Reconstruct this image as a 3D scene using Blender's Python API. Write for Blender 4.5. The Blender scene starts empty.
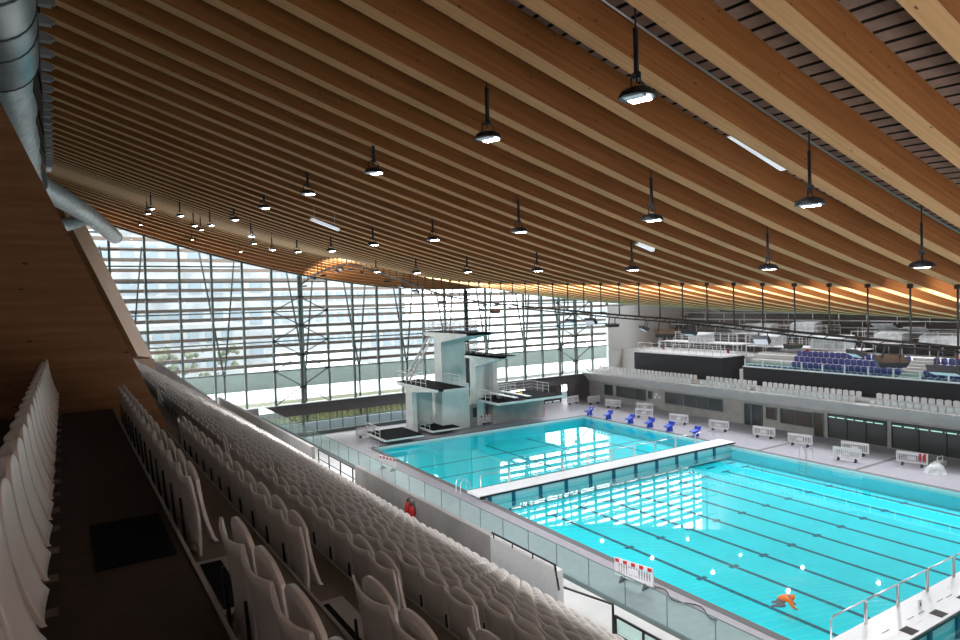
import bpy, math, random
from mathutils import Vector, Matrix
random.seed(7)
S = bpy.context.scene
col = S.collection
# ------------------------------------------------------------------ camera
CAM = Vector((-22.0915, -54.8887, 12.944))
YAW, PITCH, ROLL, FPX = 0.552686, -0.0273216, -0.0283502, 644.866
def cam_axes():
    f = Vector((math.sin(YAW)*math.cos(PITCH), math.cos(YAW)*math.cos(PITCH), math.sin(PITCH)))
    r = Vector((math.cos(YAW), -math.sin(YAW), 0)); u = r.cross(f)
    c, s = math.cos(ROLL), math.sin(ROLL)
    return c*r + s*u, -s*r + c*u, f
CR, CU, CF = cam_axes()
cd = bpy.data.cameras.new('camera'); cam = bpy.data.objects.new('camera', cd); col.objects.link(cam)
cd.sensor_width = 36; cd.lens = FPX/960*36; cd.clip_start = .05; cd.clip_end = 2000
m3 = Matrix((CR, CU, -CF)).transposed()
cam.matrix_world = Matrix.Translation(CAM) @ m3.to_4x4()
S.camera = cam
# ------------------------------------------------------------------ light
S.view_settings.view_transform = 'Standard'; S.view_settings.look = 'None'
S.view_settings.gamma = 1; S.view_settings.use_curve_mapping = False
S.view_settings.exposure = 0.12
W = bpy.data.worlds.new('sky'); S.world = W; W.use_nodes = True
bg = W.node_tree.nodes['Background']; bg.inputs[0].default_value = (.93, .97, 1.0, 1); bg.inputs[1].default_value = 8

def at(x, y, ax, v):
    d = CF + CR*(x-480)/FPX - CU*(y-320)/FPX
    return CAM + d*((v-CAM[ax])/d[ax])
# ------------------------------------------------------------------ materials
M = {}
def mat(n, c, rough=.6, metal=0., emit=None, noise=0, nscale=8., bump=0, spec=None, detail=4):
    m = bpy.data.materials.new(n); m.use_nodes = True; nt = m.node_tree; b = nt.nodes['Principled BSDF']
    b.inputs['Base Color'].default_value = (*c, 1); b.inputs['Roughness'].default_value = rough; b.inputs['Metallic'].default_value = metal
    if spec is not None: b.inputs['Specular IOR Level'].default_value = spec
    if emit: b.inputs['Emission Color'].default_value = (*emit[0], 1); b.inputs['Emission Strength'].default_value = emit[1]
    if noise or bump:
        tc = nt.nodes.new('ShaderNodeTexCoord'); nz = nt.nodes.new('ShaderNodeTexNoise'); nz.inputs['Scale'].default_value = nscale; nz.inputs['Detail'].default_value = detail
        nt.links.new(tc.outputs['Object'], nz.inputs['Vector'])
        if noise:
            rp = nt.nodes.new('ShaderNodeValToRGB'); e = rp.color_ramp.elements
            e[0].position = .3; e[1].position = .7
            e[0].color = (*[max(0, k*(1-noise)) for k in c], 1); e[1].color = (*[min(1, k*(1+noise)) for k in c], 1)
            nt.links.new(nz.outputs['Fac'], rp.inputs[0]); nt.links.new(rp.outputs[0], b.inputs['Base Color'])
        if bump:
            bp = nt.nodes.new('ShaderNodeBump'); bp.inputs['Strength'].default_value = bump; bp.inputs['Distance'].default_value = .05
            nt.links.new(nz.outputs['Fac'], bp.inputs['Height']); nt.links.new(bp.outputs[0], b.inputs['Normal'])
    M[n] = m; return m
def wood(n, c1, c2, rot=(0, 0, 0), scale=(.35, 9, 9), knots=True, rough=.55, co='Object', kn=(1.6, 4., 4., .06)):
    m = mat(n, c1, rough); nt = m.node_tree; b = nt.nodes['Principled BSDF']; N = nt.nodes.new; L = nt.links.new
    tc = N('ShaderNodeTexCoord'); mp = N('ShaderNodeMapping'); mp.inputs['Rotation'].default_value = rot; mp.inputs['Scale'].default_value = scale
    L(tc.outputs[co], mp.inputs[0])
    nz = N('ShaderNodeTexNoise'); nz.inputs['Scale'].default_value = 2.2; nz.inputs['Detail'].default_value = 5; L(mp.outputs[0], nz.inputs['Vector'])
    rp = N('ShaderNodeValToRGB'); rp.color_ramp.elements[0].position = .32; rp.color_ramp.elements[1].position = .68
    rp.color_ramp.elements[0].color = (*c2, 1); rp.color_ramp.elements[1].color = (*c1, 1); L(nz.outputs['Fac'], rp.inputs[0])
    out = rp.outputs[0]
    if knots:
        mk = N('ShaderNodeMapping'); mk.inputs['Rotation'].default_value = rot; mk.inputs['Scale'].default_value = kn[:3]; L(tc.outputs[co], mk.inputs[0])
        vo = N('ShaderNodeTexVoronoi'); vo.inputs['Scale'].default_value = 1.3; L(mk.outputs[0], vo.inputs['Vector'])
        r2 = N('ShaderNodeValToRGB'); r2.color_ramp.elements[0].position = kn[3]; r2.color_ramp.elements[1].position = kn[3]+.05
        r2.color_ramp.elements[0].color = (.16, .12, .1, 1); r2.color_ramp.elements[1].color = (1, 1, 1, 1); L(vo.outputs['Distance'], r2.inputs[0])
        mx = N('ShaderNodeMix'); mx.data_type = 'RGBA'; mx.blend_type = 'MULTIPLY'; mx.inputs[0].default_value = 1
        L(out, mx.inputs[6]); L(r2.outputs[0], mx.inputs[7]); out = mx.outputs[2]
    L(out, b.inputs['Base Color']); return m
def glass(n, tint=(.9, .97, .95), ior=1.45, rough=0., refl=(1, 1, 1)):
    m = bpy.data.materials.new(n); m.use_nodes = True; nt = m.node_tree; nt.nodes.clear(); N = nt.nodes.new; L = nt.links.new
    o = N('ShaderNodeOutputMaterial'); mx = N('ShaderNodeMixShader'); t = N('ShaderNodeBsdfTransparent'); g = N('ShaderNodeBsdfGlossy'); f = N('ShaderNodeFresnel')
    t.inputs[0].default_value = (*tint, 1); g.inputs[0].default_value = (*refl, 1); g.inputs['Roughness'].default_value = rough; f.inputs[0].default_value = ior
    ge = N('ShaderNodeNewGeometry'); mr = N('ShaderNodeMapRange'); mr.inputs['To Min'].default_value = ior; mr.inputs['To Max'].default_value = 1/ior
    L(ge.outputs['Backfacing'], mr.inputs[0]); L(mr.outputs[0], f.inputs[0])
    L(f.outputs[0], mx.inputs[0]); L(t.outputs[0], mx.inputs[1]); L(g.outputs[0], mx.inputs[2]); L(mx.outputs[0], o.inputs[0]); M[n] = m; return m, nt, g, f
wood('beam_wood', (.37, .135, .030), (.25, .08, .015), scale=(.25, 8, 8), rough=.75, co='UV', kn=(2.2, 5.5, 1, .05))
wood('beam_wood_lit', (.78, .45, .20), (.66, .35, .135), scale=(.25, 10, 8), rough=.7, co='UV', kn=(1.6, 4.5, 1, .04))  # paler copy of the beam wood: light on the undersides painted in
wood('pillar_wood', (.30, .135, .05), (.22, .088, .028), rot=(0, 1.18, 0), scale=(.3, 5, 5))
wood('pillar_wood_lit', (.72, .52, .40), (.62, .42, .30), rot=(0, 1.18, 0), scale=(.3, 5, 5), knots=False)  # pillar wood made paler, daylight on the slanted pillar painted in
mat('deck_board', (.34, .24, .19), .8, noise=.15)
mat('roof_dark', (.03, .025, .02), .9)
mat('tile_deck', (.30, .285, .325), .45, noise=.08, nscale=2.5)
mat('tile_white', (.78, .80, .80), .4, noise=.05)
mat('concrete', (.36, .345, .33), .8, noise=.12, nscale=1.2, bump=.1)
mat('concrete_dark', (.16, .15, .15), .85, noise=.15, nscale=1.5)
mat('fascia_grey', (.13, .125, .13), .7, noise=.05)
mat('concrete_light', (.68, .67, .665), .7, noise=.07, nscale=1.)
mat('tower_white', (.70, .73, .71), .6, noise=.10, nscale=.9)
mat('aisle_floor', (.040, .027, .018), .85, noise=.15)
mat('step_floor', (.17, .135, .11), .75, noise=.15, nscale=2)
mat('black_mat', (.006, .006, .007), .9, spec=.1)
mat('black_paint', (.02, .02, .022), .45)
mat('black_wall', (.028, .027, .033), .7)
mat('seat_white', (.80, .74, .70), .38, noise=.04, nscale=3)
mat('seat_pale', (.80, .78, .80), .4)
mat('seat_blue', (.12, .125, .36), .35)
mat('bracket_grey', (.17, .14, .12), .6)
mat('steel_dark', (.035, .04, .04), .5, .3)
mat('strut_steel', (.04, .05, .05), .6)
mat('steel_grey', (.14, .18, .175), .5, .3)
mat('steel', (.62, .63, .64), .3, .9)
mat('white_metal', (.80, .80, .80), .4)
mat('galvanised', (.40, .40, .40), .42, .55, noise=.15, nscale=1.5)
mat('duct_wrap', (.46, .47, .47), .5, .3, noise=.2, nscale=3, bump=.9)
mat('bulkhead_white', (.82, .82, .85), .4, noise=.04)
mat('bulkhead_panel', (.45, .62, .64), .4)
mat('rail_dark', (.025, .022, .022), .4, .5)
mat('barrier_white', (.80, .78, .79), .5)
mat('red', (.55, .03, .03), .45)
mat('blue_plastic', (.015, .06, .55), .35)
mat('orange', (.90, .20, .02), .6)
mat('trouser_grey', (.16, .15, .17), .7)
mat('skin', (.55, .33, .24), .6)
mat('louvre', (.17, .13, .11), .8)
mat('bright_ground', (.80, .80, .79), .8, noise=.04)
mat('parapet_out', (.115, .145, .135), .7, noise=.1, nscale=.5)
mat('leaf', (.11, .125, .09), .8, noise=.4, nscale=3)
mat('pale_wall', (.55, .64, .68), .8)
mat('hedge', (.42, .42, .20), .8, noise=.4, nscale=4)
mat('blue_window', (.14, .175, .20), .5)
mat('building', (.22, .23, .235), .8, noise=.1, nscale=.2)
mat('building_dark', (.21, .225, .235), .7, noise=.3, nscale=.3)
mat('lamp_on', (.9, .9, 1), .4, emit=((.86, .90, 1.0), 90))
mat('lamp_dim', (.35, .38, .42), .3, emit=((.8, .88, 1.0), .25))
mat('tube_light', (.9, .92, .95), .4, emit=((.85, .93, 1.0), .55))
mat('strip_green', (.6, .9, .8), .4, emit=((.55, 1., .85), .5))
mat('dark_window', (.065, .07, .07), .12, spec=.6)
mat('window_warm', (.07, .055, .045), .2)
mat('tarp', (.55, .58, .60), .4, noise=.25, nscale=2.5, bump=.5)
mat('grille', (.05, .04, .04), .6)
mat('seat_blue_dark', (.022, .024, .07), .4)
glass('facade_glass', (.78, .81, .80), 1.35)
glass('rail_glass', (.80, .93, .905), 1.45)
_, nt, g, f = glass('water', (.72, .98, .98), 1.36, .012)
nb = nt.nodes.new('ShaderNodeTexNoise'); nb.inputs['Scale'].default_value = 1.1; nb.inputs['Detail'].default_value = 2
tcw = nt.nodes.new('ShaderNodeTexCoord'); nt.links.new(tcw.outputs['Object'], nb.inputs['Vector'])
bw = nt.nodes.new('ShaderNodeBump'); bw.inputs['Strength'].default_value = .022; bw.inputs['Distance'].default_value = .03
nt.links.new(nb.outputs['Fac'], bw.inputs['Height']); nt.links.new(bw.outputs[0], g.inputs['Normal'])
mat('pool_tile', (.0, .76, .88), .6, noise=.05, nscale=.6)
mat('pool_line', (.0, .09, .16), .6)

# ------------------------------------------------------------------ mesh builder
class MB:
    def __init__(s): s.v = []; s.f = []; s.m = []; s.mi = 0; s.sm = []; s.smooth = False
    def face(s, *ids): s.f.append(ids); s.m.append(s.mi); s.sm.append(s.smooth)
    def add(s, *ps): i = len(s.v); s.v.extend([tuple(p) for p in ps]); return i
    def quad(s, a, b, c, d): i = s.add(a, b, c, d); s.face(i, i+1, i+2, i+3); return s
    def hexa(s, p):
        i = s.add(*p)
        for q in ((0, 3, 2, 1), (4, 5, 6, 7), (0, 1, 5, 4), (1, 2, 6, 5), (2, 3, 7, 6), (3, 0, 4, 7)): s.face(*[i+k for k in q])
        return s
    def box(s, x0, x1, y0, y1, z0, z1):
        return s.hexa([(x0, y0, z0), (x1, y0, z0), (x1, y1, z0), (x0, y1, z0), (x0, y0, z1), (x1, y0, z1), (x1, y1, z1), (x0, y1, z1)])
    def bar(s, p, q, w, h=None, up=(0, 0, 1)):
        h = h or w; p = Vector(p); q = Vector(q); d = (q-p).normalized(); u = Vector(up)
        if abs(d.dot(u)) > .98: u = Vector((0, 1, 0)) if abs(d.y) < .9 else Vector((1, 0, 0))
        r = d.cross(u).normalized(); u = r.cross(d); a = r*w/2; b = u*h/2
        return s.hexa([p-a-b, p+a-b, p+a+b, p-a+b, q-a-b, q+a-b, q+a+b, q-a+b])
    def tube(s, pts, r, n=8, cap=True):
        pts = [Vector(p) for p in pts]; rr = r if isinstance(r, (list, tuple)) else [r]*len(pts); rings = []
        sm = s.smooth; s.smooth = True; ref = None
        for k, p in enumerate(pts):
            d = (pts[min(k+1, len(pts)-1)]-pts[max(k-1, 0)]).normalized()
            if ref is None:
                ref = Vector((0, 0, 1)) if abs(d.z) < .9 else Vector((1, 0, 0))
            a = d.cross(ref).normalized(); b = a.cross(d).normalized(); ref = b
            rings.append(s.add(*[p+a*rr[k]*math.cos(2*math.pi*t/n)+b*rr[k]*math.sin(2*math.pi*t/n) for t in range(n)]))
        for k in range(len(rings)-1):
            for t in range(n): s.face(rings[k]+t, rings[k]+(t+1) % n, rings[k+1]+(t+1) % n, rings[k+1]+t)
        s.smooth = False
        if cap: s.face(*[rings[0]+t for t in range(n)]); s.face(*[rings[-1]+t for t in reversed(range(n))])
        s.smooth = sm; return s
    def prism(s, poly, off):
        off = Vector(off); n = len(poly); i = s.add(*poly); j = s.add(*[Vector(p)+off for p in poly])
        s.face(*[i+k for k in reversed(range(n))]); s.face(*[j+k for k in range(n)])
        for k in range(n): s.face(i+k, i+(k+1) % n, j+(k+1) % n, j+k)
        return s
    def build(s, name, mats, parent=None):
        me = bpy.data.meshes.new(name); me.from_pydata(s.v, [], s.f); me.validate(); me.update()
        if not isinstance(mats, (list, tuple)): mats = [mats]
        for m in mats: me.materials.append(M[m])
        if len(me.polygons) == len(s.m):
            me.polygons.foreach_set('material_index', s.m); me.polygons.foreach_set('use_smooth', s.sm)
        o = bpy.data.objects.new(name, me); col.objects.link(o)
        if parent: o.parent = parent
        return o
def empty(name, label, cat, loc=(0, 0, 0), group=None, rz=0):
    o = bpy.data.objects.new(name, None); col.objects.link(o); o.location = loc; o.rotation_euler[2] = rz
    o.empty_display_size = .2; return tag(o, label, cat, group)
def tag(o, label, cat, group=None, kind=None):
    o['label'] = label; o['category'] = cat
    if group: o['group'] = group
    if kind: o['kind'] = kind
    return o
def struct(o, label=None): 
    o['kind'] = 'structure'
    if label: o['label'] = label
    return o
def copy_tree(o, parent=None):
    c = o.copy(); col.objects.link(c); c.parent = parent
    for ch in o.children: copy_tree(ch, c)
    return c
ORD = ['first', 'second', 'third', 'fourth', 'fifth', 'sixth', 'seventh', 'eighth', 'ninth', 'tenth', 'eleventh', 'twelfth', 'thirteenth', 'fourteenth', 'fifteenth', 'sixteenth', 'seventeenth', 'eighteenth', 'nineteenth']
TENS = {20: 'twent', 30: 'thirt', 40: 'fort', 50: 'fift', 60: 'sixt', 70: 'sevent', 80: 'eight', 90: 'ninet'}
def ordn(n):
    if n <= 19: return ORD[n-1]
    if n >= 100: return 'hundred and '+ordn(n-100) if n > 100 else 'hundredth'
    t = n//10*10
    return TENS[t]+'ieth' if n % 10 == 0 else TENS[t]+'y-'+ORD[n % 10-1]
# stand frame (slightly turned against the pool): a across, k along, h height against the eye
PHI = .02; CP, SP = math.cos(PHI), math.sin(PHI)
def st(a, k, h): return Vector((CAM.x+a*CP-k*SP, CAM.y+a*SP+k*CP, CAM.z+h))

# ------------------------------------------------------------------ roof shape
PC = (4.7245, -17.0765, 6.5187, 8.0791, -3.2917)
GY = [(-90, -1.2), (-60, -.22), (-47, .42), (-40, .75), (-31.7, 1.08), (-26.2, 1.35), (-22, 1.66), (-19.5, 1.92), (-16, 2.38), (-10, 3.35), (-3, 4.3), (.5, 4.6), (4, 4.45), (9.5, 3.5), (14, 2.6)]
def zroof(X, Y):
    a = X-CAM.x; u = a/50; z = CAM.z+PC[0]+PC[1]*u+PC[2]*u*u+PC[3]*u**3+PC[4]*u**4
    for (y0, g0), (y1, g1) in zip(GY, GY[1:]):
        if Y <= y1:
            i = GY.index((y0, g0)); pa = GY[max(0, i-1)]; pd = GY[min(len(GY)-1, i+2)]; w_ = y1-y0; t = (Y-y0)/w_
            m0 = (g1-pa[1])/(y1-pa[0])*w_; m1 = (pd[1]-g0)/(pd[0]-y0)*w_
            return z+g0*(2*t**3-3*t*t+1)+m0*(t**3-2*t*t+t)+g1*(3*t*t-2*t**3)+m1*(t**3-t*t)
    return z+GY[-1][1]
XW, XE = -23.4, 60.; BS = 1.058; BY0 = -47.5

# ------------------------------------------------------------------ shell
PW = 25.; YB1 = (-19.2, -17.6); YB2 = (-43.3, -41.7); PS = -58.; YN = 9.5; XF = 34.; ZW = -.12
fl = MB()
fl.box(-9.0, 0, PS, YN, -.3, 0); fl.box(PW, XF, PS, YN, -.3, 0); fl.box(0, PW, 0, YN, -.3, 0); fl.box(-9., XF, PS-12, PS, -.3, 0)
fl.mi = 1
for y in (-21.7, -29.6): fl.box(PW+.4, XF-1.5, y, y+.3, 0, .006)
fl.box(-.4, 0, -17.2, .0, 0, .012); fl.box(-.4, 0, -44, -19.4, 0, .012); fl.box(PW, PW+.35, -58, 0, 0, .012); fl.box(-.4, PW, 0, .35, 0, .012)
struct(fl.build('floor', ['tile_deck', 'fascia_grey']), 'grey tiled pool deck around the water')
pb = MB(); D = -1.15
pb.box(0, PW, PS, 0, D-.2, D)
for b in ((-.15, 0, PS, 0), (PW, PW+.15, PS, 0)): pb.box(b[0], b[1], b[2], b[3], D-.2, -.02)
pb.box(0, PW, 0, .15, D-.2, -.02); pb.box(0, PW, PS-.15, PS, D-.2, -.02)
pb.mi = 1
for i in range(10):
    x = 1.25+2.5*i
    pb.box(x-.12, x+.12, -40.2, -21.4, D, D+.01); pb.box(x-.45, x+.45, -21.5, -21.25, D, D+.012)
    for yy in (-28.4, -33.4): pb.box(x-.3, x+.3, yy-.12, yy+.12, D, D+.014)
    pb.box(x-.09, x+.09, -16.6, -1.2, D, D+.01) if i % 2 == 0 and i > 2 else None
    if i > 3: pb.box(x-.5, x+.5, -20.1, -19.85, D, D+.012)
pb.box(0, PW, -9.2, -9.0, D, D+.008); pb.box(0, PW, -5.2, -5.0, D, D+.008); pb.box(0, PW, -13.4, -13.2, D, D+.008)
pb.mi = 2
pb.box(PW-.02, PW, PS, 0, -.35, -.02); pb.box(0, PW, -.02, 0, -.35, -.02)
struct(pb.build('pool_basin', ['pool_tile', 'pool_line', 'tile_white']), 'turquoise tiled pool basin with dark lane lines')
for nm, (y0, y1), lab in (('pool_water', (YB1[1], 0), 'blue diving pool water reflecting the glass wall'), ('pool_water', (YB2[1], YB1[0]), 'bright cyan lane pool water between the two bulkheads'), ('pool_water', (PS, YB2[0]), 'teal water beyond the near bulkhead, bottom right corner')):
    w = MB(); w.quad((0, y0, ZW), (PW, y0, ZW), (PW, y1, ZW), (0, y1, ZW)); tag(w.build(nm, 'water'), lab, 'water', kind='stuff')

# roof deck: corrugated boards above the beams
dk = MB(); ys = [-75.2, -70, -65, -60]+[-56+1.5*i for i in range(45)]+[10.3]; xs = []; x = XW-2.1
while x < XE+.8: xs += [(x, 0), (x+.19, 0), (x+.195, .05), (x+.24, .05)]; x += .245
idx = []
for X, o in xs: idx.append(dk.add(*[(X, Y, zroof(X, Y)+.5+o) for Y in ys]))
for i in range(len(xs)-1):
    dk.mi = 0 if i % 4 == 0 else 1
    for j in range(len(ys)-1): dk.face(idx[i]+j, idx[i]+j+1, idx[i+1]+j+1, idx[i+1]+j)
struct(dk.build('ceiling', ['deck_board', 'roof_dark']), 'boarded roof deck with dark gaps between the beams')
# closing walls
w = MB(); w.box(-25.6, -25.3, -75, 11, 2, 26); struct(w.build('wall_west', 'concrete_dark'))
w = MB(); w.box(-25.6, 62, -75.3, -75, -.3, 26); struct(w.build('wall_south', 'concrete_dark'))
w = MB(); w.box(-9.2, -9.0, PS-12, YN, -.3, 2.1); struct(w.build('wall_under_stand', 'concrete_dark'))
# far wall under the far stand
w = MB(); w.box(XF, XF+.3, -75, YN+1, -.3, 2.5); w.box(XF+.3, 62, -75, YN+4, -.3, .0)
struct(w.build('wall_east', 'concrete'), 'grey wall with dark windows behind the far deck')

# ------------------------------------------------------------------ beams
for j in range(-7, 54):
    Y = BY0+BS*j; mb = MB(); x0_ = CAM.x-.031*(Y-CAM.y)+.02; nx = 52; xs2 = [x0_+(XE-x0_)*i/nx for i in range(nx+1)]
    prev = None
    for X in xs2:
        z = zroof(X, Y); i = mb.add((X, Y-.26, z), (X, Y, z), (X, Y, z+.5), (X, Y-.26, z+.5))
        if prev is not None:
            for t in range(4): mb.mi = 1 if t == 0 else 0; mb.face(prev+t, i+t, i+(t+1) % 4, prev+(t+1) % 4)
        else: mb.face(i, i+1, i+2, i+3)
        prev = i
    mb.face(prev+3, prev+2, prev+1, prev)
    n = 54-j
    o = mb.build('roof_beam', ['beam_wood', 'beam_wood_lit']); me = o.data; uv = me.uv_layers.new(name='grain')
    for pl in me.polygons:
        for li, vi in zip(pl.loop_indices, pl.vertices):
            q = vi % 4; v_ = (0, .26, .76, 1.02)[q]
            if q == 0 and any(w_ % 4 == 3 for w_ in pl.vertices): v_ = 1.52
            uv.data[li].uv = (me.vertices[vi].co.x+j*7.3, v_+j*2.7)
    tag(o, 'long curved glulam timber roof beam, %s counted from the glass wall' % ordn(n), 'beam', 'timber roof beams')
# beam end brackets along the ducts
bk = MB(); bk.box(-.04, .16, -.08, .08, -.12, .06); bk.box(.1, .22, -.05, .05, -.08, .03)
b0 = None
for j in range(-3, 40):
    Y = BY0+BS*j; X = CAM.x-.031*(Y-CAM.y)+.02
    if b0 is None: o = b0 = bk.build('beam_bracket', 'galvanised')
    else: o = b0.copy(); col.objects.link(o)
    o.location = (X+.0, Y-.13, zroof(X, Y)-.06)
    tag(o, 'grey steel bracket where a beam meets the duct, %s from the near end' % ordn(j+4), 'bracket', 'steel brackets along the air duct')

# ------------------------------------------------------------------ north glass facade
MX = [-19.9-2.73+2.73*i for i in range(23)]
ZT = [6.75+1.46*i for i in range(10)]
for i in range(len(MX)-1):
    x0, x1 = MX[i], MX[i+1]; z0 = 3.35
    ta, tb = zroof(x0, YN)+.1, zroof(x1, YN)+.1
    g = MB(); g.quad((x0, YN, z0), (x1, YN, z0), (x1, YN, tb), (x0, YN, ta)); o = struct(g.build('window_%d' % (i+1), 'facade_glass'))
    f = MB(); f.box(x0-.1, x0+.1, YN-.3, YN, z0, ta+.2); f.build('mullion', 'steel_grey', o)
    t = MB()
    for z in ZT:
        if z < min(ta, tb): t.box(x0+.05, x1-.05, YN-.15, YN, z-.06, z+.06)
    t.build('transom', 'steel_grey', o)
    r = MB(); r.hexa([(x0, YN-.3, ta), (x1, YN-.3, tb), (x1, YN+.25, tb), (x0, YN+.25, ta), (x0, YN-.3, ta+.25), (x1, YN-.3, tb+.25), (x1, YN+.25, tb+.25), (x0, YN+.25, ta+.25)])
    r.build('head_rail', 'steel_dark', o)
w = MB(); w.box(-9.5, 36, YN-.1, YN+.7, 2.15, 3.3); w.mi = 1; w.box(-9.5, 36, YN-.3, YN+.3, 3.3, 3.38)
struct(w.build('wall_north', ['fascia_grey', 'tile_white']), 'dark grey slab edge below the glass wall')
for i in range(8):
    x0 = MX[-1]+2.73*i; x1 = x0+2.73; ta, tb = zroof(min(x0, 60), YN)+.4, zroof(min(x1, 60), YN)+.4
    g = MB(); g.quad((x0, YN, 11.9), (x1, YN, 11.9), (x1, YN, tb), (x0, YN, ta)); o = struct(g.build('window_%d' % (100+i), 'facade_glass'))
    f = MB(); f.box(x0-.1, x0+.1, YN-.3, YN, 11.9, ta); f.build('mullion', 'steel_grey', o)
    f = MB(); [f.box(x0+.1, x1-.1, YN-.15, YN, z-.06, z+.06) for z in ZT if 12 < z < min(ta, tb)]; f.build('transom', 'steel_grey', o)
w = MB(); w.box(37.6, 62, YN-.1, YN+.3, 2.5, 11.9); struct(w.build('wall_northeast', 'tile_white'), 'white wall at the right end of the glass wall')
# lower strip windows at deck level
for i in range(24):
    x0 = -9+1.36*i; x1 = x0+1.36
    if x0 > 22: break
    g = MB(); g.quad((x0, YN, .35), (x1, YN, .35), (x1, YN, 2.15), (x0, YN, 2.15)); o = struct(g.build('window_%d' % (i+31), 'facade_glass'))
    f = MB(); wd = .2 if i % 5 == 4 else .08
    f.box(x0-wd/2, x0+wd/2, YN-.1, YN+.02, .3, 2.15); f.box(x0, x1, YN-.08, YN, 1.38, 1.48); f.box(x0, x1, YN-.1, YN+.02, .0, .36); f.build('frame', 'steel_grey', o)
w = MB(); w.box(23.8, 26.6, YN-.2, YN, 0, 2.15); w.box(30.5, XF, YN-.2, YN, 0, 2.15); struct(w.build('wall_north_low', 'fascia_grey'))
w = MB(); w.box(26.6, 30.5, YN+1.2, YN+1.3, 0, 2.15); w.mi = 1
for x in (26.6, 27.9, 29.2, 30.4): w.box(x, x+.12, YN-.2, YN, 0, 2.15)
struct(w.build('door_1', ['window_warm', 'steel_dark']), 'dark glazed doors in the far corner under the slab')
# tall main columns with crossed ties
for cx in (-3.6, 15.4, 31.6):
    e = empty('facade_column', {-3.6: 'tall twin steel column with crossed ties at the left of the glass wall', 15.4: 'dark thick steel column behind the high diving platform', 31.6: 'tall steel column with crossed ties towards the right end of the glass wall'}[cx], 'column', (0, 0, 0), 'main columns of the glass wall')
    zt = zroof(cx, YN)
    c = MB(); 
    if cx == 15.4: c.tube([(cx, YN-.6, 3.3), (cx, YN-.6, zt)], .26, 10)
    else: c.tube([(cx-.16, YN-.55, 3.3), (cx-.16, YN-.55, zt)], .1, 8); c.tube([(cx+.16, YN-.55, 3.3), (cx+.16, YN-.55, zt)], .1, 8)
    c.build('column_shaft', 'steel_grey' if cx != 15.4 else 'steel_dark', e)
    if cx != 15.4:
        zs = [3.4, 5.1, 6.75, 8.3, 9.67, 11.2, 12.6, 14.0]
        t = MB(); nd = MB()
        for q in range(len(zs)-1):
            if zs[q+1] > zt-.5: break
            for sg in (-1, 1):
                a_, b_ = ((cx+sg*2.65, YN-.3, zs[q]), (cx, YN-.3, zs[q+1])) if q % 2 == 0 else ((cx, YN-.3, zs[q]), (cx+sg*2.65, YN-.3, zs[q+1]))
                t.bar(a_, b_, .09)
            if q % 2 == 0: nd.box(cx-.3, cx+.3, YN-.7, YN-.25, zs[q+1]-.1, zs[q+1]+.1)
            else:
                for sg in (-1, 1): nd.box(cx+sg*2.65-.13, cx+sg*2.65+.13, YN-.35, YN-.2, zs[q+1]-.12, zs[q+1]+.12)
        t.build('cross_tie', 'steel_dark', e); nd.build('node_plate', 'steel_dark', e)
# ------------------------------------------------------------------ outside
g = MB(); g.box(-120, 160, 16, 200, 2.4, 2.9)
struct(g.build('ground_plaza', 'bright_ground'), 'bright white plaza outside the glass wall')
g = MB(); g.box(-60, 60, YN+.3, 16, -.6, -.1); struct(g.build('ground_lower', 'building'))
g = MB(); g.box(-60, 60, 12.3, 12.5, -.1, .8); tag(g.build('retaining_wall', 'pale_wall'), 'pale bluish wall outside the low windows', 'wall')
g = MB()
for k in range(60):
    x_ = -14+.64*k; g.tube([(x_, 13.15, -.1), (x_, 13.15, 1.1+.1*math.sin(k*2.3)), (x_, 13.15, 1.7+.1*math.sin(k*1.7))], [.4, .45, .3], 7)
tag(g.build('hedge', 'hedge'), 'yellow-green hedge outside along the top of the low windows', 'hedge', kind='stuff')
NL = 16
for i in range(NL):
    z = 6.9+.98*i; mb = MB(); yl = YN+4.; mb.box(-40, 62, yl, yl+.45, z, z+.32)
    tag(mb.build('sun_louvre', 'louvre'), 'long brown timber sun louvre outside the glass, %s from the bottom' % ordn(i+1), 'louvre', 'horizontal louvres outside the glass wall')
for i, cx in enumerate([-18.6, -10.3, -2.2, 3.8, 9.6, 15.0, 20.6, 26.4, 32.4]):
    e = MB(); yl = YN+3.3; h0 = 6.0
    e.bar((cx, yl, h0), (cx-1.9, yl+.3, 19), .14); e.bar((cx, yl, h0), (cx+1.5, yl+.3, 19), .14); e.bar((cx, yl, -.1), (cx, yl, h0+.1), .16)
    tag(e.build('branching_strut', 'strut_steel'), 'Y shaped steel strut carrying the louvres, %s from the left' % ordn(i+1), 'strut', 'Y struts outside the glass wall')
g = MB(); g.box(-60, 110, 27, 27.8, 2.9, 5.1)
tag(g.build('bridge_parapet', 'parapet_out'), 'long grey-green parapet wall across the plaza outside', 'wall')
def building(x0, x1, y, z0, z1, m, label, rows, bayw=2.6, wm='blue_window', dep=14):
    e = empty('building', label, 'building', (0, 0, 0), 'buildings beyond the plaza')
    b = MB(); b.box(x0, x1, y, y+dep, z0-.15, z1); b.build('facade', m, e)
    for r in range(rows):
        zz = z0+(z1-z0)*(r+.35)/rows; hh = (z1-z0)/rows*.45; wmb = MB(); n = int((x1-x0)/bayw)
        for k in range(n): wmb.box(x0+.5+k*bayw, x0+.5+k*bayw+bayw*.62, y-.1, y, zz, zz+hh)
        wmb.build('window_band', wm, e)
building(-30, 6, 60, 3, 30, 'building_dark', 'large grey building outside at the left of the glass wall', 5, 3.2)
building(14, 48, 95, 3, 27, 'building', 'pale office building with small blue windows beyond the louvres', 5, 2.6)
building(20, 42, 50, 2.9, 9.6, 'building', 'low pale building with a blue glass band across the plaza', 1, 2.2, dep=8)
building(92, 125, 90, 3, 19, 'building', 'blue-grey building beyond the right part of the glass wall', 4, 3)
building(-30, -2, 42, 3, 11, 'building', 'low grey block with windows outside at the lower left', 2, 2.2)
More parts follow.
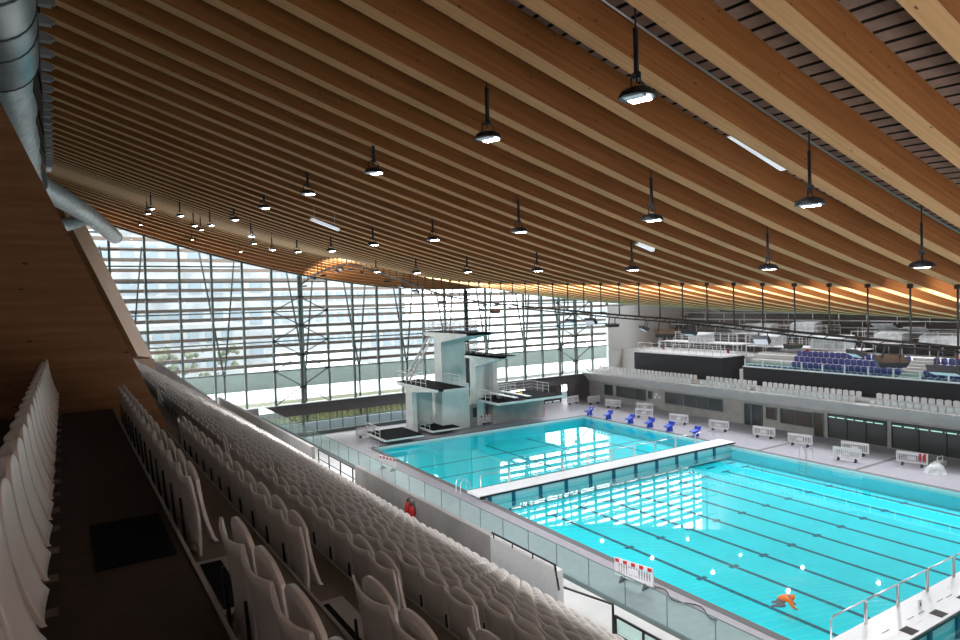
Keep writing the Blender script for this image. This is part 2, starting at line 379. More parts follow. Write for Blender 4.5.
for (x, y, sx, z1, lab) in [(-12, 33, 7, 8.2, 'pale green bushes outside beyond the left bays')]:
    mb = MB()
    for k in range(90):
        cx = x+random.uniform(-sx, sx); cy = y+random.uniform(-1, 1) if z1 > 3 else 13.4+random.uniform(-.5, .5); z0 = 3 if z1 > 3 else 1.2
        cz = random.uniform(z0, z1) if z1 < 15 else random.uniform(15, z1); r = random.uniform(.25, .6) if z1 > 3 else random.uniform(.2, .4)
        mb.tube([(cx, cy, cz-r), (cx+.1, cy, cz-r*.3), (cx, cy+.1, cz+r*.5), (cx, cy, cz+r)], [r*.4, r, r*.8, r*.15], 6)
    tag(mb.build('planting', 'leaf'), lab, 'plants', kind='stuff')

# ------------------------------------------------------------------ near stand
DX, DZ, A0, H0 = .73, .5, .59, -1.93; NR = 14; K0, K1 = -4., 59.5
def hfloor(n): return H0-DZ*n
sd = MB()
prof = [(-3.3, -1.5), (A0, -1.5)]
for n in range(NR):
    a = A0+DX*n; prof += [(a, hfloor(n)), (a+DX, hfloor(n))]
prof += [(A0+DX*NR, -9.94), (-3.3, -9.94)]
for k0, k1, mi in ((K0, K1, 0),):
    P0 = [st(a, k0, h) for a, h in prof]; P1 = [st(a, k1, h) for a, h in prof]; n = len(prof)
    i = sd.add(*P0); j = sd.add(*P1); sd.face(*[i+t for t in range(n)]); sd.face(*[j+t for t in reversed(range(n))])
    for t in range(n):
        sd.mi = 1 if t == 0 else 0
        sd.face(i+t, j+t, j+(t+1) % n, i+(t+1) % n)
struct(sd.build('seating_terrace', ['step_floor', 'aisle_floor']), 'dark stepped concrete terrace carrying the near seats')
# step nosing trims
for n in range(4):
    t = MB(); a = A0+DX*n-.0; hh = -1.5 if n == 0 else hfloor(n-1)
    t.bar(st(a, K0, hh+.006), st(a, K1 if n else 11.4, hh+.006), .02, .012); struct(t.build('trim_%d' % (n+1), 'concrete'))
# stairs in the gangways (half steps with dark grip strips)
GAPS = [(3.68, 4.68), (19.3, 20.3), (30.2, 31.2), (42, 43)]
for gi, (g0, g1) in enumerate(GAPS):
    e = empty('gangway_stairs', 'grey gangway steps with black grip strips, %s gangway along the stand' % ordn(gi+1), 'stairs', (0, 0, 0), 'gangway stairs of the near stand')
    blk = MB(); grp = MB()
    for n in range(NR):
        hh = hfloor(n); a = A0+DX*n
        p = [st(a, g0+.05, hh), st(a+.36, g0+.05, hh), st(a+.36, g1-.05, hh), st(a, g1-.05, hh)]
        blk.prism(p, (0, 0, .25))
        for (aa, hz) in ((a+.1, hh+.252), (a+.48, hh+.004)):
            p = [st(aa, g0+.12, hz), st(aa+.13, g0+.12, hz), st(aa+.13, g1-.12, hz), st(aa, g1-.12, hz)]; grp.prism(p, (0, 0, .004))
    blk.build('step_block', 'concrete', e); grp.build('grip_strip', 'black_mat', e)
mt = MB(); mt.prism([st(.1, 4.34, -1.498), st(.53, 4.34, -1.498), st(.53, 5.28, -1.498), st(.1, 5.28, -1.498)], (0, 0, .012))
tag(mt.build('floor_mat', 'black_mat'), 'black rectangular mat lying on the upper walkway', 'mat')

# seat ------------------------------------------------------------
def leaf(w, z0, z1, xb, xt, bow, th, roundtop, nu=8, nv=8, flip=1, waist=.0):
    mb = MB(); mb.smooth = True; fr = []; bk_ = []
    for v in range(nv+1):
        t = v/nv; z = z0+(z1-z0)*t
        for u in range(nu+1):
            s = -1+2*u/nu
            hw = w/2*(1-waist*(1-min(1, t*1.6)))
            y = s*hw; top = roundtop*(abs(s)**2.6)
            zz = z0+(z1-z0-top)*t+ (0 if t > 0 else .03*s*s)
            x = xb+(xt-xb)*t+bow*(s*s)+.02*math.sin(math.pi*t)*flip
            fr.append((x+th/2, y, zz)); bk_.append((x-th/2, y, zz))
    i = mb.add(*fr); j = mb.add(*bk_); W_ = nu+1
    for v in range(nv):
        for u in range(nu):
            a = v*W_+u
            mb.face(i+a, i+a+1, i+a+W_+1, i+a+W_); mb.face(j+a, j+a+W_, j+a+W_+1, j+a+1)
    mb.smooth = False
    for u in range(nu):
        a = u; mb.face(i+a, j+a, j+a+1, i+a+1); a = nv*W_+u; mb.face(i+a, i+a+1, j+a+1, j+a)
    for v in range(nv):
        a = v*W_; mb.face(i+a, i+a+W_, j+a+W_, j+a); a = v*W_+nu; mb.face(i+a, j+a, j+a+W_, i+a+W_)
    return mb
seat0 = empty('folding_seat', 'x', 'seat')
leaf(.488, .22, .80, .0, -.06, .035, .016, -.022, waist=.22).build('backrest', 'seat_white', seat0)
leaf(.455, .30, .862, .13, .015, .014, .02, .075, flip=-1, waist=.15).build('seat_pan', 'seat_white', seat0)
b = MB(); b.prism([(-.005, .222, .1), (.02, .222, .1), (-.02, .222, .56), (-.035, .222, .56)], (0, .012, 0)); b.build('support_strut', 'black_paint', seat0)
b = MB(); b.box(-.02, .17, .23, .25, .0, .035); b.prism([(-.05, .235, .03), (.1, .235, .03), (.13, .235, .36), (.04, .235, .36)], (0, .014, 0)); b.build('bracket', 'bracket_grey', seat0)
first = [True]
def put_seat(base, P, rz, label, group, i=[0]):
    if base.get('used') is None: base['used'] = 1; o = base
    else:
        o = base.copy(); col.objects.link(o); o.parent = None
        for ch in base.children:
            c = ch.copy(); col.objects.link(c); c.parent = o
    o.location = P; o.rotation_euler[2] = rz; o['label'] = label; o['category'] = 'seat'; o['group'] = group
    return o
cand = []
PIT = .5
def ingap(k): return any(g0 < k < g1 for g0, g1 in GAPS)
for n in range(NR):
    sec = 0; cnt = 0; k = -1.2 if n > 1 else .9
    kmax = 12.9 if n == 0 else 58.6
    while k < kmax:
        k += PIT
        if ingap(k-.2) or ingap(k+.2):
            g_ = [g for g in GAPS if g[0] < k+.25 < g[1]+.5][0]; k = g_[1]+.24-PIT; sec += 1; cnt = 0; k += PIT
        elif n in (1, 2, 3) and abs(k-11.2) < .3 and n > 0: k += .5
        cnt += 1
        P = st(A0+.10+DX*n, k, hfloor(n))
        if (-19.6 < P.x < -15.8 and P.y > 2.2) or (n in (0, 1) and P.y > -43.9 and P.x < -20.6): continue
        cand.append((n, sec, cnt, k, P))
for i in range(26):
    k = 1.6+PIT*i
    if k > 11.2: break
    cand.append((-1, 0, i+1, k, st(-.25, k, -1.5)))
def inview(P):
    d = P+Vector((0, 0, .6))-CAM; z = d.dot(CF)
    if z < .3: return None
    x = 480+FPX*d.dot(CR)/z; y = 320-FPX*d.dot(CU)/z
    return d.length if -60 < x < 1010 and y < 760 else None
vis = []
for c in cand:
    r = inview(c[4])
    if r: vis.append((r, c))
vis.sort(key=lambda t: t[0])
secn = ['nearest', 'second', 'third', 'fourth', 'fifth']
for r, (n, sec, cnt, k, P) in vis[:296]:
    if n < 0: lab = 'grey-white folding seat left of the dark walkway, %s from the near end' % ordn(cnt); gr = 'folding seats left of the walkway'
    else:
        lab = 'grey-white folded-up seat, %s row below the walkway, %s block, %s in the row' % (ordn(n+1), secn[sec], ordn(cnt)); gr = 'folding seats of the near stand'
    put_seat(seat0, P, PHI, lab, gr)
# the remaining seats as one mass
import numpy as np
src = [leaf(.488, .22, .80, .0, -.06, .035, .016, -.022, 4, 3), leaf(.455, .30, .862, .13, .015, .014, .02, .075, 6, 3, flip=-1)]
sv = []; sf = []
for q in src:
    o = len(sv); sv += q.v; sf += [tuple(o+t for t in ff) for ff in q.f]
bb = MB(); bb.box(-.04, .12, .225, .25, 0, .36); o = len(sv); sv += bb.v; sf += [tuple(o+t for t in ff) for ff in bb.f]
sv = np.array(sv); rest = [c for r, c in vis[296:]]
mb = MB(); cz, sz = math.cos(PHI), math.sin(PHI); allv = []
for (n, sec, cnt, k, P) in rest:
    o = len(mb.v); x = sv[:, 0]*cz-sv[:, 1]*sz+P.x; y = sv[:, 0]*sz+sv[:, 1]*cz+P.y; z = sv[:, 2]+P.z
    mb.v.extend(zip(x.tolist(), y.tolist(), z.tolist())); mb.f.extend([tuple(o+t for t in ff) for ff in sf])
mb.m = [0]*len(mb.f); mb.sm = [True]*len(mb.f)
tag(mb.build('seat_rows', 'seat_white'), 'mass of grey-white folding seats filling the farther rows of the near stand', 'seats', kind='stuff')
# parapets in front of the stand
AP = 11.05
for (k0, k1, ht, m, lab) in [(34.5, 60, -7.62, 'concrete', 'grey front parapet of the stand, far section'), (16.9, 28.2, -7.40, 'concrete', 'grey concrete parapet with fire extinguishers hung on it'), (13.6, 16.9, -7.40, 'tile_white', 'white parapet with a black handrail in front of the seats')]:
    w = MB(); w.prism([st(AP, k0, -9.94), st(AP+.2, k0, -9.94), st(AP+.2, k1, -9.94), st(AP, k1, -9.94)], (0, 0, ht+9.94)); tag(w.build('parapet_wall', m), lab, 'wall', 'front parapets of the near stand')
w = MB(); pts = [(4.6, -4.0), (6.0, -4.85), (10.6, -8.75), (10.6, -9.9), (4.6, -9.9)]
w.prism([(CAM.x+a, 6.6, CAM.z+h) for a, h in pts], (0, .35, 0))
tag(w.build('side_parapet', 'concrete_dark'), 'grey sloping wall closing the far end of the seat rows', 'wall')
h = MB(); h.tube([st(AP, 13.7, -7.25), st(AP, 16.8, -7.25)], .03, 6)
for k in (13.7, 14.7, 15.7, 16.7): h.bar(st(AP, k, -7.4), st(AP, k, -7.25), .03)
h.tube([st(AP, 13.7, -7.25), st(AP, 13.55, -7.9)], .03, 6)
tag(h.build('handrail', 'rail_dark'), 'black handrail on the white parapet', 'rail')
# concourse slab and glass balustrade
AG = 14.7
w = MB(); w.prism([st(A0+DX*NR, -6, -10.8), st(AG, -6, -10.8), st(AG, 62, -10.8), st(A0+DX*NR, 62, -10.8)], (0, 0, .86)); struct(w.build('floor_concourse', 'concrete_light'), 'pale concourse slab in front of the near stand')
e = empty('glass_balustrade', 'greenish glass balustrade along the concourse above the near pool deck', 'balustrade')
k = -4.; i = 0
while k < 60:
    g = MB(); g.prism([st(AG-.02, k+.02, -9.94), st(AG, k+.02, -9.94), st(AG, k+1.68, -9.94), st(AG-.02, k+1.68, -9.94)], (0, 0, 1.1)); g.build('glass_panel', 'rail_glass', e)
    g = MB(); g.bar(st(AG-.01, k, -9.9), st(AG-.01, k, -8.84), .02); g.build('post', 'steel_grey', e)
    k += 1.7
g = MB(); g.bar(st(AG-.01, -4, -9.87), st(AG-.01, 60, -9.87), .07, .14); g.build('base_channel', 'steel_grey', e)
g = MB(); g.bar(st(AG-.01, -4, -8.83), st(AG-.01, 60, -8.83), .03, .02); g.build('top_edge', 'steel_grey', e)
# vomitory rails with posts
for (k0, k1, lab) in [(27.6, 34.2, 'dark metal railing at the opening between the parapets'), (8.9, 13.0, 'dark railing around the stair opening near the bottom edge')]:
    e = empty('stair_railing', lab, 'railing'); r = MB(); ag = 12.6 if k0 < 20 else AP+.3
    tp = -8.85 if k0 < 20 else -7.75; r.bar(st(ag, k0, tp), st(ag, k1, tp), .05, .06); r.bar(st(ag, k0, tp-.5), st(ag, k1, tp-.5), .03); r.build('top_rail', 'rail_dark', e)
    n = 5
    for t in range(n):
        kk = k0+(k1-k0)*t/(n-1); q = MB(); q.bar(st(ag, kk, -9.94), st(ag, kk, tp+.03), .05); q.build('post', 'rail_dark', e)
    if k0 < 20:
        g = MB(); g.prism([st(ag+.05, k0, -9.9), st(ag+.07, k0, -9.9), st(ag+.07, k1, -9.9), st(ag+.05, k1, -9.9)], (0, 0, 1.0)); g.build('glass_panel', 'rail_glass', e)
# short steel frames by the glass
for i, kk in enumerate((16.4, 13.2)):
    q = MB(); q.bar(st(12.7, kk, -9.94), st(12.7, kk, -8.6), .05); q.bar(st(12.7, kk+2.6, -9.94), st(12.7, kk+2.6, -8.95), .05); q.bar(st(12.7, kk, -8.62), st(12.7, kk+2.6, -8.97), .05)
    tag(q.build('guard_railing', 'rail_dark'), ['thin dark guard frame behind the white parapet, farther one', 'thin dark guard frame behind the white parapet, nearer one'][i], 'railing', 'guard frames on the concourse')
# fire extinguishers
def extinguisher(P, sc, label, group=None):
    e = empty('fire_extinguisher', label, 'fire extinguisher', P, group); e.scale = (sc, sc, sc)
    b = MB(); b.tube([(0, 0, 0), (0, 0, .02), (0, 0, .42), (0, 0, .48), (0, 0, .52)], [.06, .08, .08, .055, .025], 14); b.build('cylinder', 'red', e)
    b = MB(); b.tube([(0, 0, .52), (0, 0, .57)], .022, 8); b.bar((-.02, 0, .58), (.1, 0, .62), .02); b.bar((-.02, 0, .56), (.1, 0, .55), .02); b.build('valve_handle', 'black_paint', e)
    b = MB(); b.tube([(.02, 0, .55), (.1, .02, .5), (.12, .02, .35), (.1, .02, .18)], .014, 6); b.build('hose', 'black_paint', e)
extinguisher(st(AP-.24, 22.3, -8.25), 1.3, 'left red fire extinguisher hanging on the grey parapet', 'extinguishers on the parapet')
extinguisher(st(AP-.24, 21.9, -8.3), 1.3, 'right red fire extinguisher hanging on the grey parapet', 'extinguishers on the parapet')
extinguisher(at(541.5, 415, 2, 0)+Vector((0, -.3, 0)), 1.9, 'red fire extinguisher standing against the low diving platform base')
extinguisher(at(597, 397, 2, 0)+Vector((0, 0, .3)), 1.6, 'small red extinguisher by the far corner doors')

# ------------------------------------------------------------------ timber pillars
YP = CAM.y+11.6
def ap(x, y, Y): p = at(x, y, 1, Y); return p
p = MB(); r0 = ap(175, 440, YP); r1 = ap(48, 194, YP); d = (r1-r0); top = r0+d*1.75; bot = r0-d*.35
p.prism([(-25.2, YP, bot.z), tuple(bot), tuple(top), (-25.2, YP, top.z)], (0, .5, 0))
tag(p.build('timber_pillar', 'pillar_wood'), 'huge dark brown laminated timber pillar crossing the end of the walkway', 'pillar')
YQ = 3.4
def q4(pa, pb, pc, pd): return [at(x, y, 1, Y) for x, y, Y in (pa, pb, pc, pd)]
p = MB()
Lb, Lt = at(128, 358, 1, YQ), at(38, 190, 1, YQ); Mb, Mt = at(138, 356, 1, YQ-.25), at(54, 193, 1, YQ-.25); Rb, Rt = at(152.5, 358, 1, YQ+1.3), at(66, 186, 1, YQ+1.3)
Lb2 = Lb+Vector((.6, 2.6, 0)); Lt2 = Lt+Vector((.6, 2.6, 0))
ext = Vector((0, 0, 0))
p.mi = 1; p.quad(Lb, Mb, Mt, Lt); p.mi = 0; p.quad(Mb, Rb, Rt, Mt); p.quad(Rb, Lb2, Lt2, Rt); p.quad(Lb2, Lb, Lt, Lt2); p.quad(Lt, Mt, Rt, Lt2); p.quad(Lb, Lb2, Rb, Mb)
p.mi = 0
b0_ = Vector((Mb.x, Mb.y, 3.0)); 
p.prism([tuple(Lb+Vector((-.3, 0, -.05))), tuple(Rb+Vector((.1, -.6, -.05))), tuple(Rb+Vector((0, 1.2, -.05))), tuple(Lb2)], (0, 0, -1.6))
tag(p.build('timber_pillar', ['pillar_wood_lit', 'pillar_wood']), 'pale slanted timber pillar at the top of the far seat rows', 'pillar')

# ------------------------------------------------------------------ ducts
def ductc(k): return Vector((CAM.x-.034*k-.72, CAM.y+k, CAM.z+5.0))
e = empty('air_duct', 'large grey round air duct running along the roof at the upper left', 'duct')
d = MB(); d.tube([ductc(k) for k in (6, 9, 12, 15.4)], .72, 28); d.build('metal_pipe', 'galvanised', e)
for i, k in enumerate((8.2, 11.2, 12.6, 13.6, 15.3)):
    d = MB(); d.tube([ductc(k), ductc(k+.06)], .735, 28); d.build('joint_ring', 'steel_dark', e)
pts = []; rr = []
k = 15.4
while k < 37: pts.append(ductc(k)+Vector((.03*math.sin(k*7), 0, .03*math.sin(k*5)))); rr.append(.60+.035*math.sin(k*9)+random.uniform(-.025, .025)); k += .33
d = MB(); d.tube(pts, rr, 24); d.build('wrapped_sleeve', 'duct_wrap', e)
d = MB(); d.tube([ductc(15.45), ductc(15.75)], .63, 24); d.build('sleeve_cuff', 'steel_dark', e)
def path2(t): return Vector((CAM.x-1.6+4.1*t, CAM.y+36+23.5*t, CAM.z+6.05+.25*math.sin(t*3)))
e = empty('flexible_duct', 'shorter wrinkled silver duct sloping towards the glass wall', 'duct')
pts = [path2(t/60) for t in range(61)]; rr = [.52+.05*math.sin(t*2.1)+random.uniform(-.02, .02) for t in range(61)]
d = MB(); d.tube(pts, rr, 20); d.build('wrapped_sleeve', 'duct_wrap', e)
d = MB(); d.tube([path2(.55)+Vector((0, 0, -.1)), path2(.5)+Vector((-1.2, -1, -.9)), path2(.45)+Vector((-2.2, -1.5, -1.))], .4, 16); d.build('side_branch', 'duct_wrap', e)

# ------------------------------------------------------------------ hanging lamps
lamp0 = empty('hanging_floodlight', 'x', 'lamp')
b = MB(); b.tube([(0, 0, .17), (0, 0, 1.3)], .012, 6); b.build('rod', 'steel_dark', lamp0)
b = MB(); b.box(-.03, .03, -.02, .02, .25, .82); b.box(-.02, .02, -.05, .05, .23, .3); b.build('driver_box', 'black_paint', lamp0)
b = MB(); b.tube([(-.14, 0, .05), (-.15, 0, .2), (-.09, 0, .26), (.09, 0, .26), (.15, 0, .2), (.14, 0, .05)], .012, 6); b.build('yoke', 'black_paint', lamp0)
b = MB(); b.tube([(0, 0, .11), (0, 0, .09), (0, 0, .02), (0, 0, 0)], [.1, .17, .225, .22], 10); 
for t in range(10):
    an = t*math.pi/5; b.bar((.05*math.cos(an), .05*math.sin(an), .115), (.2*math.cos(an), .2*math.sin(an), .05), .012, .03)
hs_ = b.build('housing', 'black_paint', lamp0)
b = MB(); b.box(-.14, .0, -.12, .12, -.012, -.002); b.build('dark_lens', 'lamp_dim', hs_)
b = MB(); b.box(.01, .15, -.12, .12, -.013, -.002); b.build('lit_lens', 'lamp_on', hs_)
ld = bpy.data.lights.new('floodlight_beam', 'SPOT'); ld.energy = 1050; ld.spot_size = math.radians(86); ld.spot_blend = .6; ld.shadow_soft_size = .12; ld.color = (.93, .96, 1)
lo = bpy.data.objects.new('floodlight_beam', ld); col.objects.link(lo); lo.parent = lamp0; lo.location = (.08, 0, -.06); lo.rotation_euler = (0, math.radians(-45), 0)
LP = []
for a, pts, rn in ((5.7, [(637, 98), (488, 139), (374, 173), (308, 194), (264, 208), (234, 220)], 'upper row'), (9.5, [(810, 205), (652, 220), (519, 232), (433, 240), (373, 245), (331, 251), (297, 252)], 'middle row'), (13.3, [(922, 267), (768, 269), (632, 270), (537, 271), (467, 272), (416, 273), (376, 272)], 'lower row')):
    for i, (x, y) in enumerate(pts): LP.append((at(x, y, 0, CAM.x+a), 'black hanging floodlight, %s of the %s from the near right' % (ordn(i+1), rn)))
far = [(151, 209), (147, 214), (140, 225), (180, 216), (193.5, 226), (200.6, 230), (191.6, 240), (210, 225.6), (251, 237), (253, 244), (272, 250), (240, 252)]
def roofhit(x, y, off):
    d = (CF+CR*(x-480)/FPX-CU*(y-320)/FPX); t = 3.
    while t < 120:
        P = CAM+d*t
        if P.z > zroof(P.x, P.y)+off: return P
        t += .05
    return None
fars = []
for (x, y) in far:
    P = roofhit(x, y, -.85)
    if P is not None and P.y < YN-.5: fars.append(P)
for i, P in enumerate(fars): LP.append((P, 'small distant hanging floodlight under the far roof slope, %s counting from the left' % ordn(i+1)))
ld3 = ld.copy(); ld3.energy = 3600; ld3.spot_size = math.radians(115)
ld2 = ld.copy(); ld2.energy = 1500; ld2.spot_size = math.radians(80)
for i in range(8):  # added lamps, unseen behind the roof dip, to light the far side
    for X in (30., 45.):
        Y = 3-8.*i; LP.append((Vector((X, Y, zroof(X, Y)-.9)), 'added unseen floodlight over the far side of the hall, %s of its row' % ordn(i+1) if X < 40 else 'added unseen floodlight over the far stand, %s of its row' % ordn(i+1)))
for i, (P, lab) in enumerate(LP):
    o = lamp0 if i == 0 else copy_tree(lamp0)
    if 'distant' in lab: o.scale = (.75, .75, .75)
    o.location = P; o['label'] = lab; o['category'] = 'lamp'; o['group'] = 'hanging floodlights'; o.rotation_euler[2] = .35 if P.x < 20 else 3.3
    for ch in o.children:
        if ch.type == 'LIGHT': ch.data = ld2 if 'upper row' in lab or 'distant' in lab else (ld3 if P.x > 20 else ld)
# hanging tube lights
for i, (p1, p2, a) in enumerate([((731, 134), (784, 168), 9.0), ((637, 243), (653, 250), 13.), ((311, 219), (339, 230), 7.)]):
    A_ = at(*p1, 0, CAM.x+a); B_ = at(*p2, 0, CAM.x+a+.7); B_.y = A_.y; 
    d_ = CF+CR*(p2[0]-480)/FPX-CU*(p2[1]-320)/FPX; t_ = (A_.y-CAM.y)/d_.y; B_ = CAM+d_*t_
    e = empty('tube_light', ['long white tube light hanging below the nearest beams', 'short white tube light hanging in front of the middle beams', 'pale thin tube light hanging among the far beams'][i], 'lamp', (0, 0, 0), 'hanging tube lights')
    b = MB(); b.bar(A_, B_, .12, .09); b.build('tube', 'tube_light', e)
    b = MB()
    for P in (A_.lerp(B_, .12), A_.lerp(B_, .85)): b.bar(P, (P.x, P.y, zroof(P.x, P.y)+.42), .012)
    b.build('wire', 'steel', e)
    b = MB(); b.bar(A_-(B_-A_).normalized()*.05, A_, .09, .07); b.build('end_cap', 'red' if i == 0 else 'steel', e)
# conduit pipe along the nearest beam
c = MB(); Y = BY0-BS-.32-.02; c.tube([(X, Y, zroof(X, Y)+.44) for X in [XW+2*i for i in range(30)]], .018, 6)
tag(c.build('conduit_pipe', 'steel'), 'thin grey conduit running along the top of a near beam', 'pipe')

# ------------------------------------------------------------------ lighting truss
TP = [(-50, 11.35), (-47.1, 11.55), (-43.6, 11.78), (-39.9, 12.08), (-35.9, 12.29), (-31.7, 12.55), (-27.4, 12.83), (-24.4, 13.09), (-22.2, 13.32), (-20.3, 13.62), (-18.3, 14.05), (-15.4, 14.66), (-12, 15.31), (-8.2, 16.0), (-6.1, 16.3), (-3.8, 16.33), (-1.3, 16.24), (1.5, 16.05), (4.5, 15.7), (7.6, 15.2)]
TX = -3.92
def tz(Y):
    for (a, b_), (c_, d_) in zip(TP, TP[1:]):
        if Y <= c_: return b_+(d_-b_)*(Y-a)/(c_-a)
    return TP[-1][1]
e = empty('lighting_truss', 'long dark lighting truss hung along the low line of the roof', 'truss')
t = MB()
for dx, dz in ((-.16, 0), (.16, 0), (0, -.2)):
    t.tube([(TX+dx*.6, Y, z+dz*.6) for Y, z in TP], .03, 6)
t.build('chord', 'rail_dark', e)
t = MB(); Y = -49.5; s_ = 1
while Y < 7: t.bar((TX-.09*s_, Y, tz(Y)), (TX+.09*s_, Y+.5, tz(Y+.5)), .02); t.bar((TX-.09*s_, Y, tz(Y)), (TX, Y+.25, tz(Y+.25)-.12), .02); Y += .5; s_ = -s_
t.build('lacing', 'rail_dark', e)
for j in range(-1, 52):
    Y = BY0+BS*j-.13; r = MB(); r.tube([(TX, Y, tz(Y)), (TX, Y, zroof(TX, Y)+.02)], .026, 6); r.box(TX-.04, TX+.04, Y-.06, Y+.06, zroof(TX, Y)-.1, zroof(TX, Y)); r.build('hanger_rod', 'black_paint', e)
fl0 = empty('truss_spotlight', 'x', 'lamp')
b = MB(); b.bar((0, -.18, 0), (0, -.22, -.42), .035); b.build('arm', 'black_paint', fl0)
b = MB(); b.bar((0, .18, 0), (0, .22, -.42), .035); b.build('arm', 'black_paint', fl0)
b = MB(); b.hexa([(-.25, -.32, -.55), (.1, -.32, -.62), (.1, .32, -.62), (-.25, .32, -.55), (-.28, -.36, -.38), (.16, -.36, -.42), (.16, .36, -.42), (-.28, .36, -.38)]); hd_ = b.build('head', 'black_paint', fl0)
b = MB(); b.quad((-.24, -.3, -.556), (-.24, .3, -.556), (.09, .3, -.625), (.09, -.3, -.625)); b.build('lens', 'lamp_dim', hd_)
fx = [947, 893, 860, 793, 763, 690, 664, 647, 612, 593, 572, 495, 484, 442, 419, 403, 388, 365, 352, 344, 338, 324, 317, 305]
for i, x in enumerate(fx):
    lo, hi = -50, 7.6
    P = at(x, 300, 0, TX); Y = P.y
    o = fl0 if i == 0 else copy_tree(fl0)
    o.location = (TX, Y, tz(Y)-.1); o.rotation_euler = (0, [.1, -.5, .3, -.2, .6][i % 5], [.0, .8, -.5, 1.4, .3][i % 5])
    sc = 1.0 if x in (893, 947, 664) else .7; o.scale = (sc, sc, sc)
    o['label'] = 'black spotlight hanging from the lighting truss, %s from the near right end' % ordn(i+1); o['category'] = 'lamp'; o['group'] = 'spotlights on the truss'

ul = bpy.data.lights.new('truss_uplight', 'AREA'); ul.shape = 'RECTANGLE'; ul.size = .12; ul.size_y = 4.5; ul.energy = 190; ul.color = (1, .98, .92); ul.spread = math.radians(120)
for i in range(12):
    Y = -47+4.8*i; lo = bpy.data.objects.new('truss_uplight', ul); col.objects.link(lo); lo.location = (TX+.35, Y, tz(Y)+.1); lo.rotation_euler = (0, math.radians(-118), 0)
# ------------------------------------------------------------------ bulkheads
def bulkhead(y0, y1, label, rail_side):
    e = empty('pool_bulkhead', label, 'bulkhead', (0, 0, 0), 'movable pool bulkheads')
    b = MB(); b.box(-.5, PW+.4, y0, y1, .17, .30); b.build('walkway_deck', 'bulkhead_white', e)
    b = MB(); b.box(-.5, PW+.4, y0-.05, y0, .15, .26); b.box(-.5, PW+.4, y1, y1+.05, .15, .26); b.build('edge_strip', 'rail_dark', e)
    b = MB(); b.box(0, PW, y0+.06, y0+.12, -.95, .16); b.box(0, PW, y1-.12, y1-.06, -.95, .16); b.build('side_panel', 'bulkhead_panel', e)
    for i in range(11):
        x = 2.2+2.28*i if i < 10 else .3
        b = MB(); b.box(x-.13, x+.13, y0-.02, y0+.1, -.8, .16); b.build('dark_post', 'pool_line', e)
    r = MB(); n = 11
    for i in range(n-1):
        xa = .5+2.4*i; xb = xa+2.25; yy = rail_side
        if xb > PW: break
        r.tube([(xa, yy, .3), (xa, yy, 1.1), (xa+.12, yy, 1.22), (xb, yy, 1.22), (xb+.02, yy, 1.1), (xb+.02, yy, .3)], .035, 7)
    r.build('tube_railing', 'steel', e)
    return e
e1 = bulkhead(*YB1, 'white walkway bulkhead dividing the diving pool from the lane pool', YB1[1]-.15)
e2 = bulkhead(*YB2, 'near white bulkhead with tube railing at the bottom right', YB2[1]-.12)
for i, x in enumerate((3.6, 5.9, 8.2, 10.5)):
    g = MB(); g.box(x-.28, x+.28, -43.2, -42.75, .3, .31)
    for t in range(6): g.box(x-.26+.09*t, x-.24+.09*t, -43.18, -42.77, .31, .32)
    g.build('deck_grille', 'grille', e2)
for x in (2.6, 4.4, 5.2, 6.9, 7.6):
    g = MB(); g.box(x, x+.5, -42.6+.1*(x % 1), -42.57+.1*(x % 1), .3, .305); g.build('deck_slot', 'grille', e2)
b = MB(); b.box(5.75, 5.95, -42.35, -42.3, .31, .62); b.mi = 1; b.box(5.82, 5.9, -42.36, -42.35, .36, .5)
tag(b.build('sign_board', ['seat_pale', 'pool_line']), 'tiny white notice with a dark mark standing on the near bulkhead', 'sign')

# ------------------------------------------------------------------ diving tower
def rail_run(pts, h=1.05, m='white_metal', name='railing', parent=None, mid=2, r=.03):
    b = MB()
    for p, q in zip(pts, pts[1:]):
        p, q = Vector(p), Vector(q); L_ = (q-p).length; n = max(1, round(L_/1.1))
        for t in range(mid+1):
            hh = Vector((0, 0, h*(1-t/(mid+1)))); b.bar(p+hh, q+hh, r if t else r*1.5)
        for t in range(n+1): s = p.lerp(q, t/n); b.bar(s, s+Vector((0, 0, h)), r*1.2)
    return b.build(name, m, parent)
def platform(x0, x1, y0, y1, z, label, leg, rails):
    e = empty('diving_platform', label, 'diving platform', (0, 0, 0), 'concrete diving platforms')
    b = MB(); (lx0, lx1, ly0, ly1, hb) = leg
    prof = [(y0, z-.22), (y0, z-.02), (y1, z-.02), (y1, z-.35), (ly1, z-.5), (ly1+.1, 0), (ly0-.15, 0), (ly0, hb)]
    b.prism([(lx0, y, zz) for y, zz in prof], (lx1-lx0, 0, 0)); b.box(x0, x1, y0, y1, z-.2, z-.02); b.build('concrete_body', 'tower_white', e)
    b = MB(); b.box(x0+.03, x1-.03, y0+.03, y1, z-.02, z+.03); b.build('black_surface', 'black_mat', e)
    for rp in rails: rail_run(rp, parent=e)
    return e
E10 = platform(8.7, 12.1, -2.4, 6.6, 10, 'highest concrete diving platform with a long cantilever', (8.8, 11.6, 2.9, 4.4, 9.0), [[(8.8, .2, 10), (8.8, 6.6, 10), (12., 6.6, 10), (12., .2, 10)]])
E75 = platform(12.9, 14.9, -1.7, 6.4, 7.5, 'second highest narrow diving platform right of the tallest', (12.9, 13.7, 3., 4.2, 6.2), [[(13., .6, 7.5), (13, 6.4, 7.5), (14.8, 6.4, 7.5), (14.8, .6, 7.5)]])
E5 = platform(5.4, 8.45, -2.6, 6.6, 5, 'middle height diving platform left of the tower', (5.5, 6.0, 3.2, 4.6, 4.2), [[(5.5, .0, 5), (5.5, 6.5, 5), (8.4, 6.5, 5)], [(8.35, -1.6, 5), (8.35, 1.6, 5)]])
b = MB(); b.box(6.0, 8.3, 4.2, 4.5, 0, 4.7); b.build('back_panel', 'tower_white', E5)
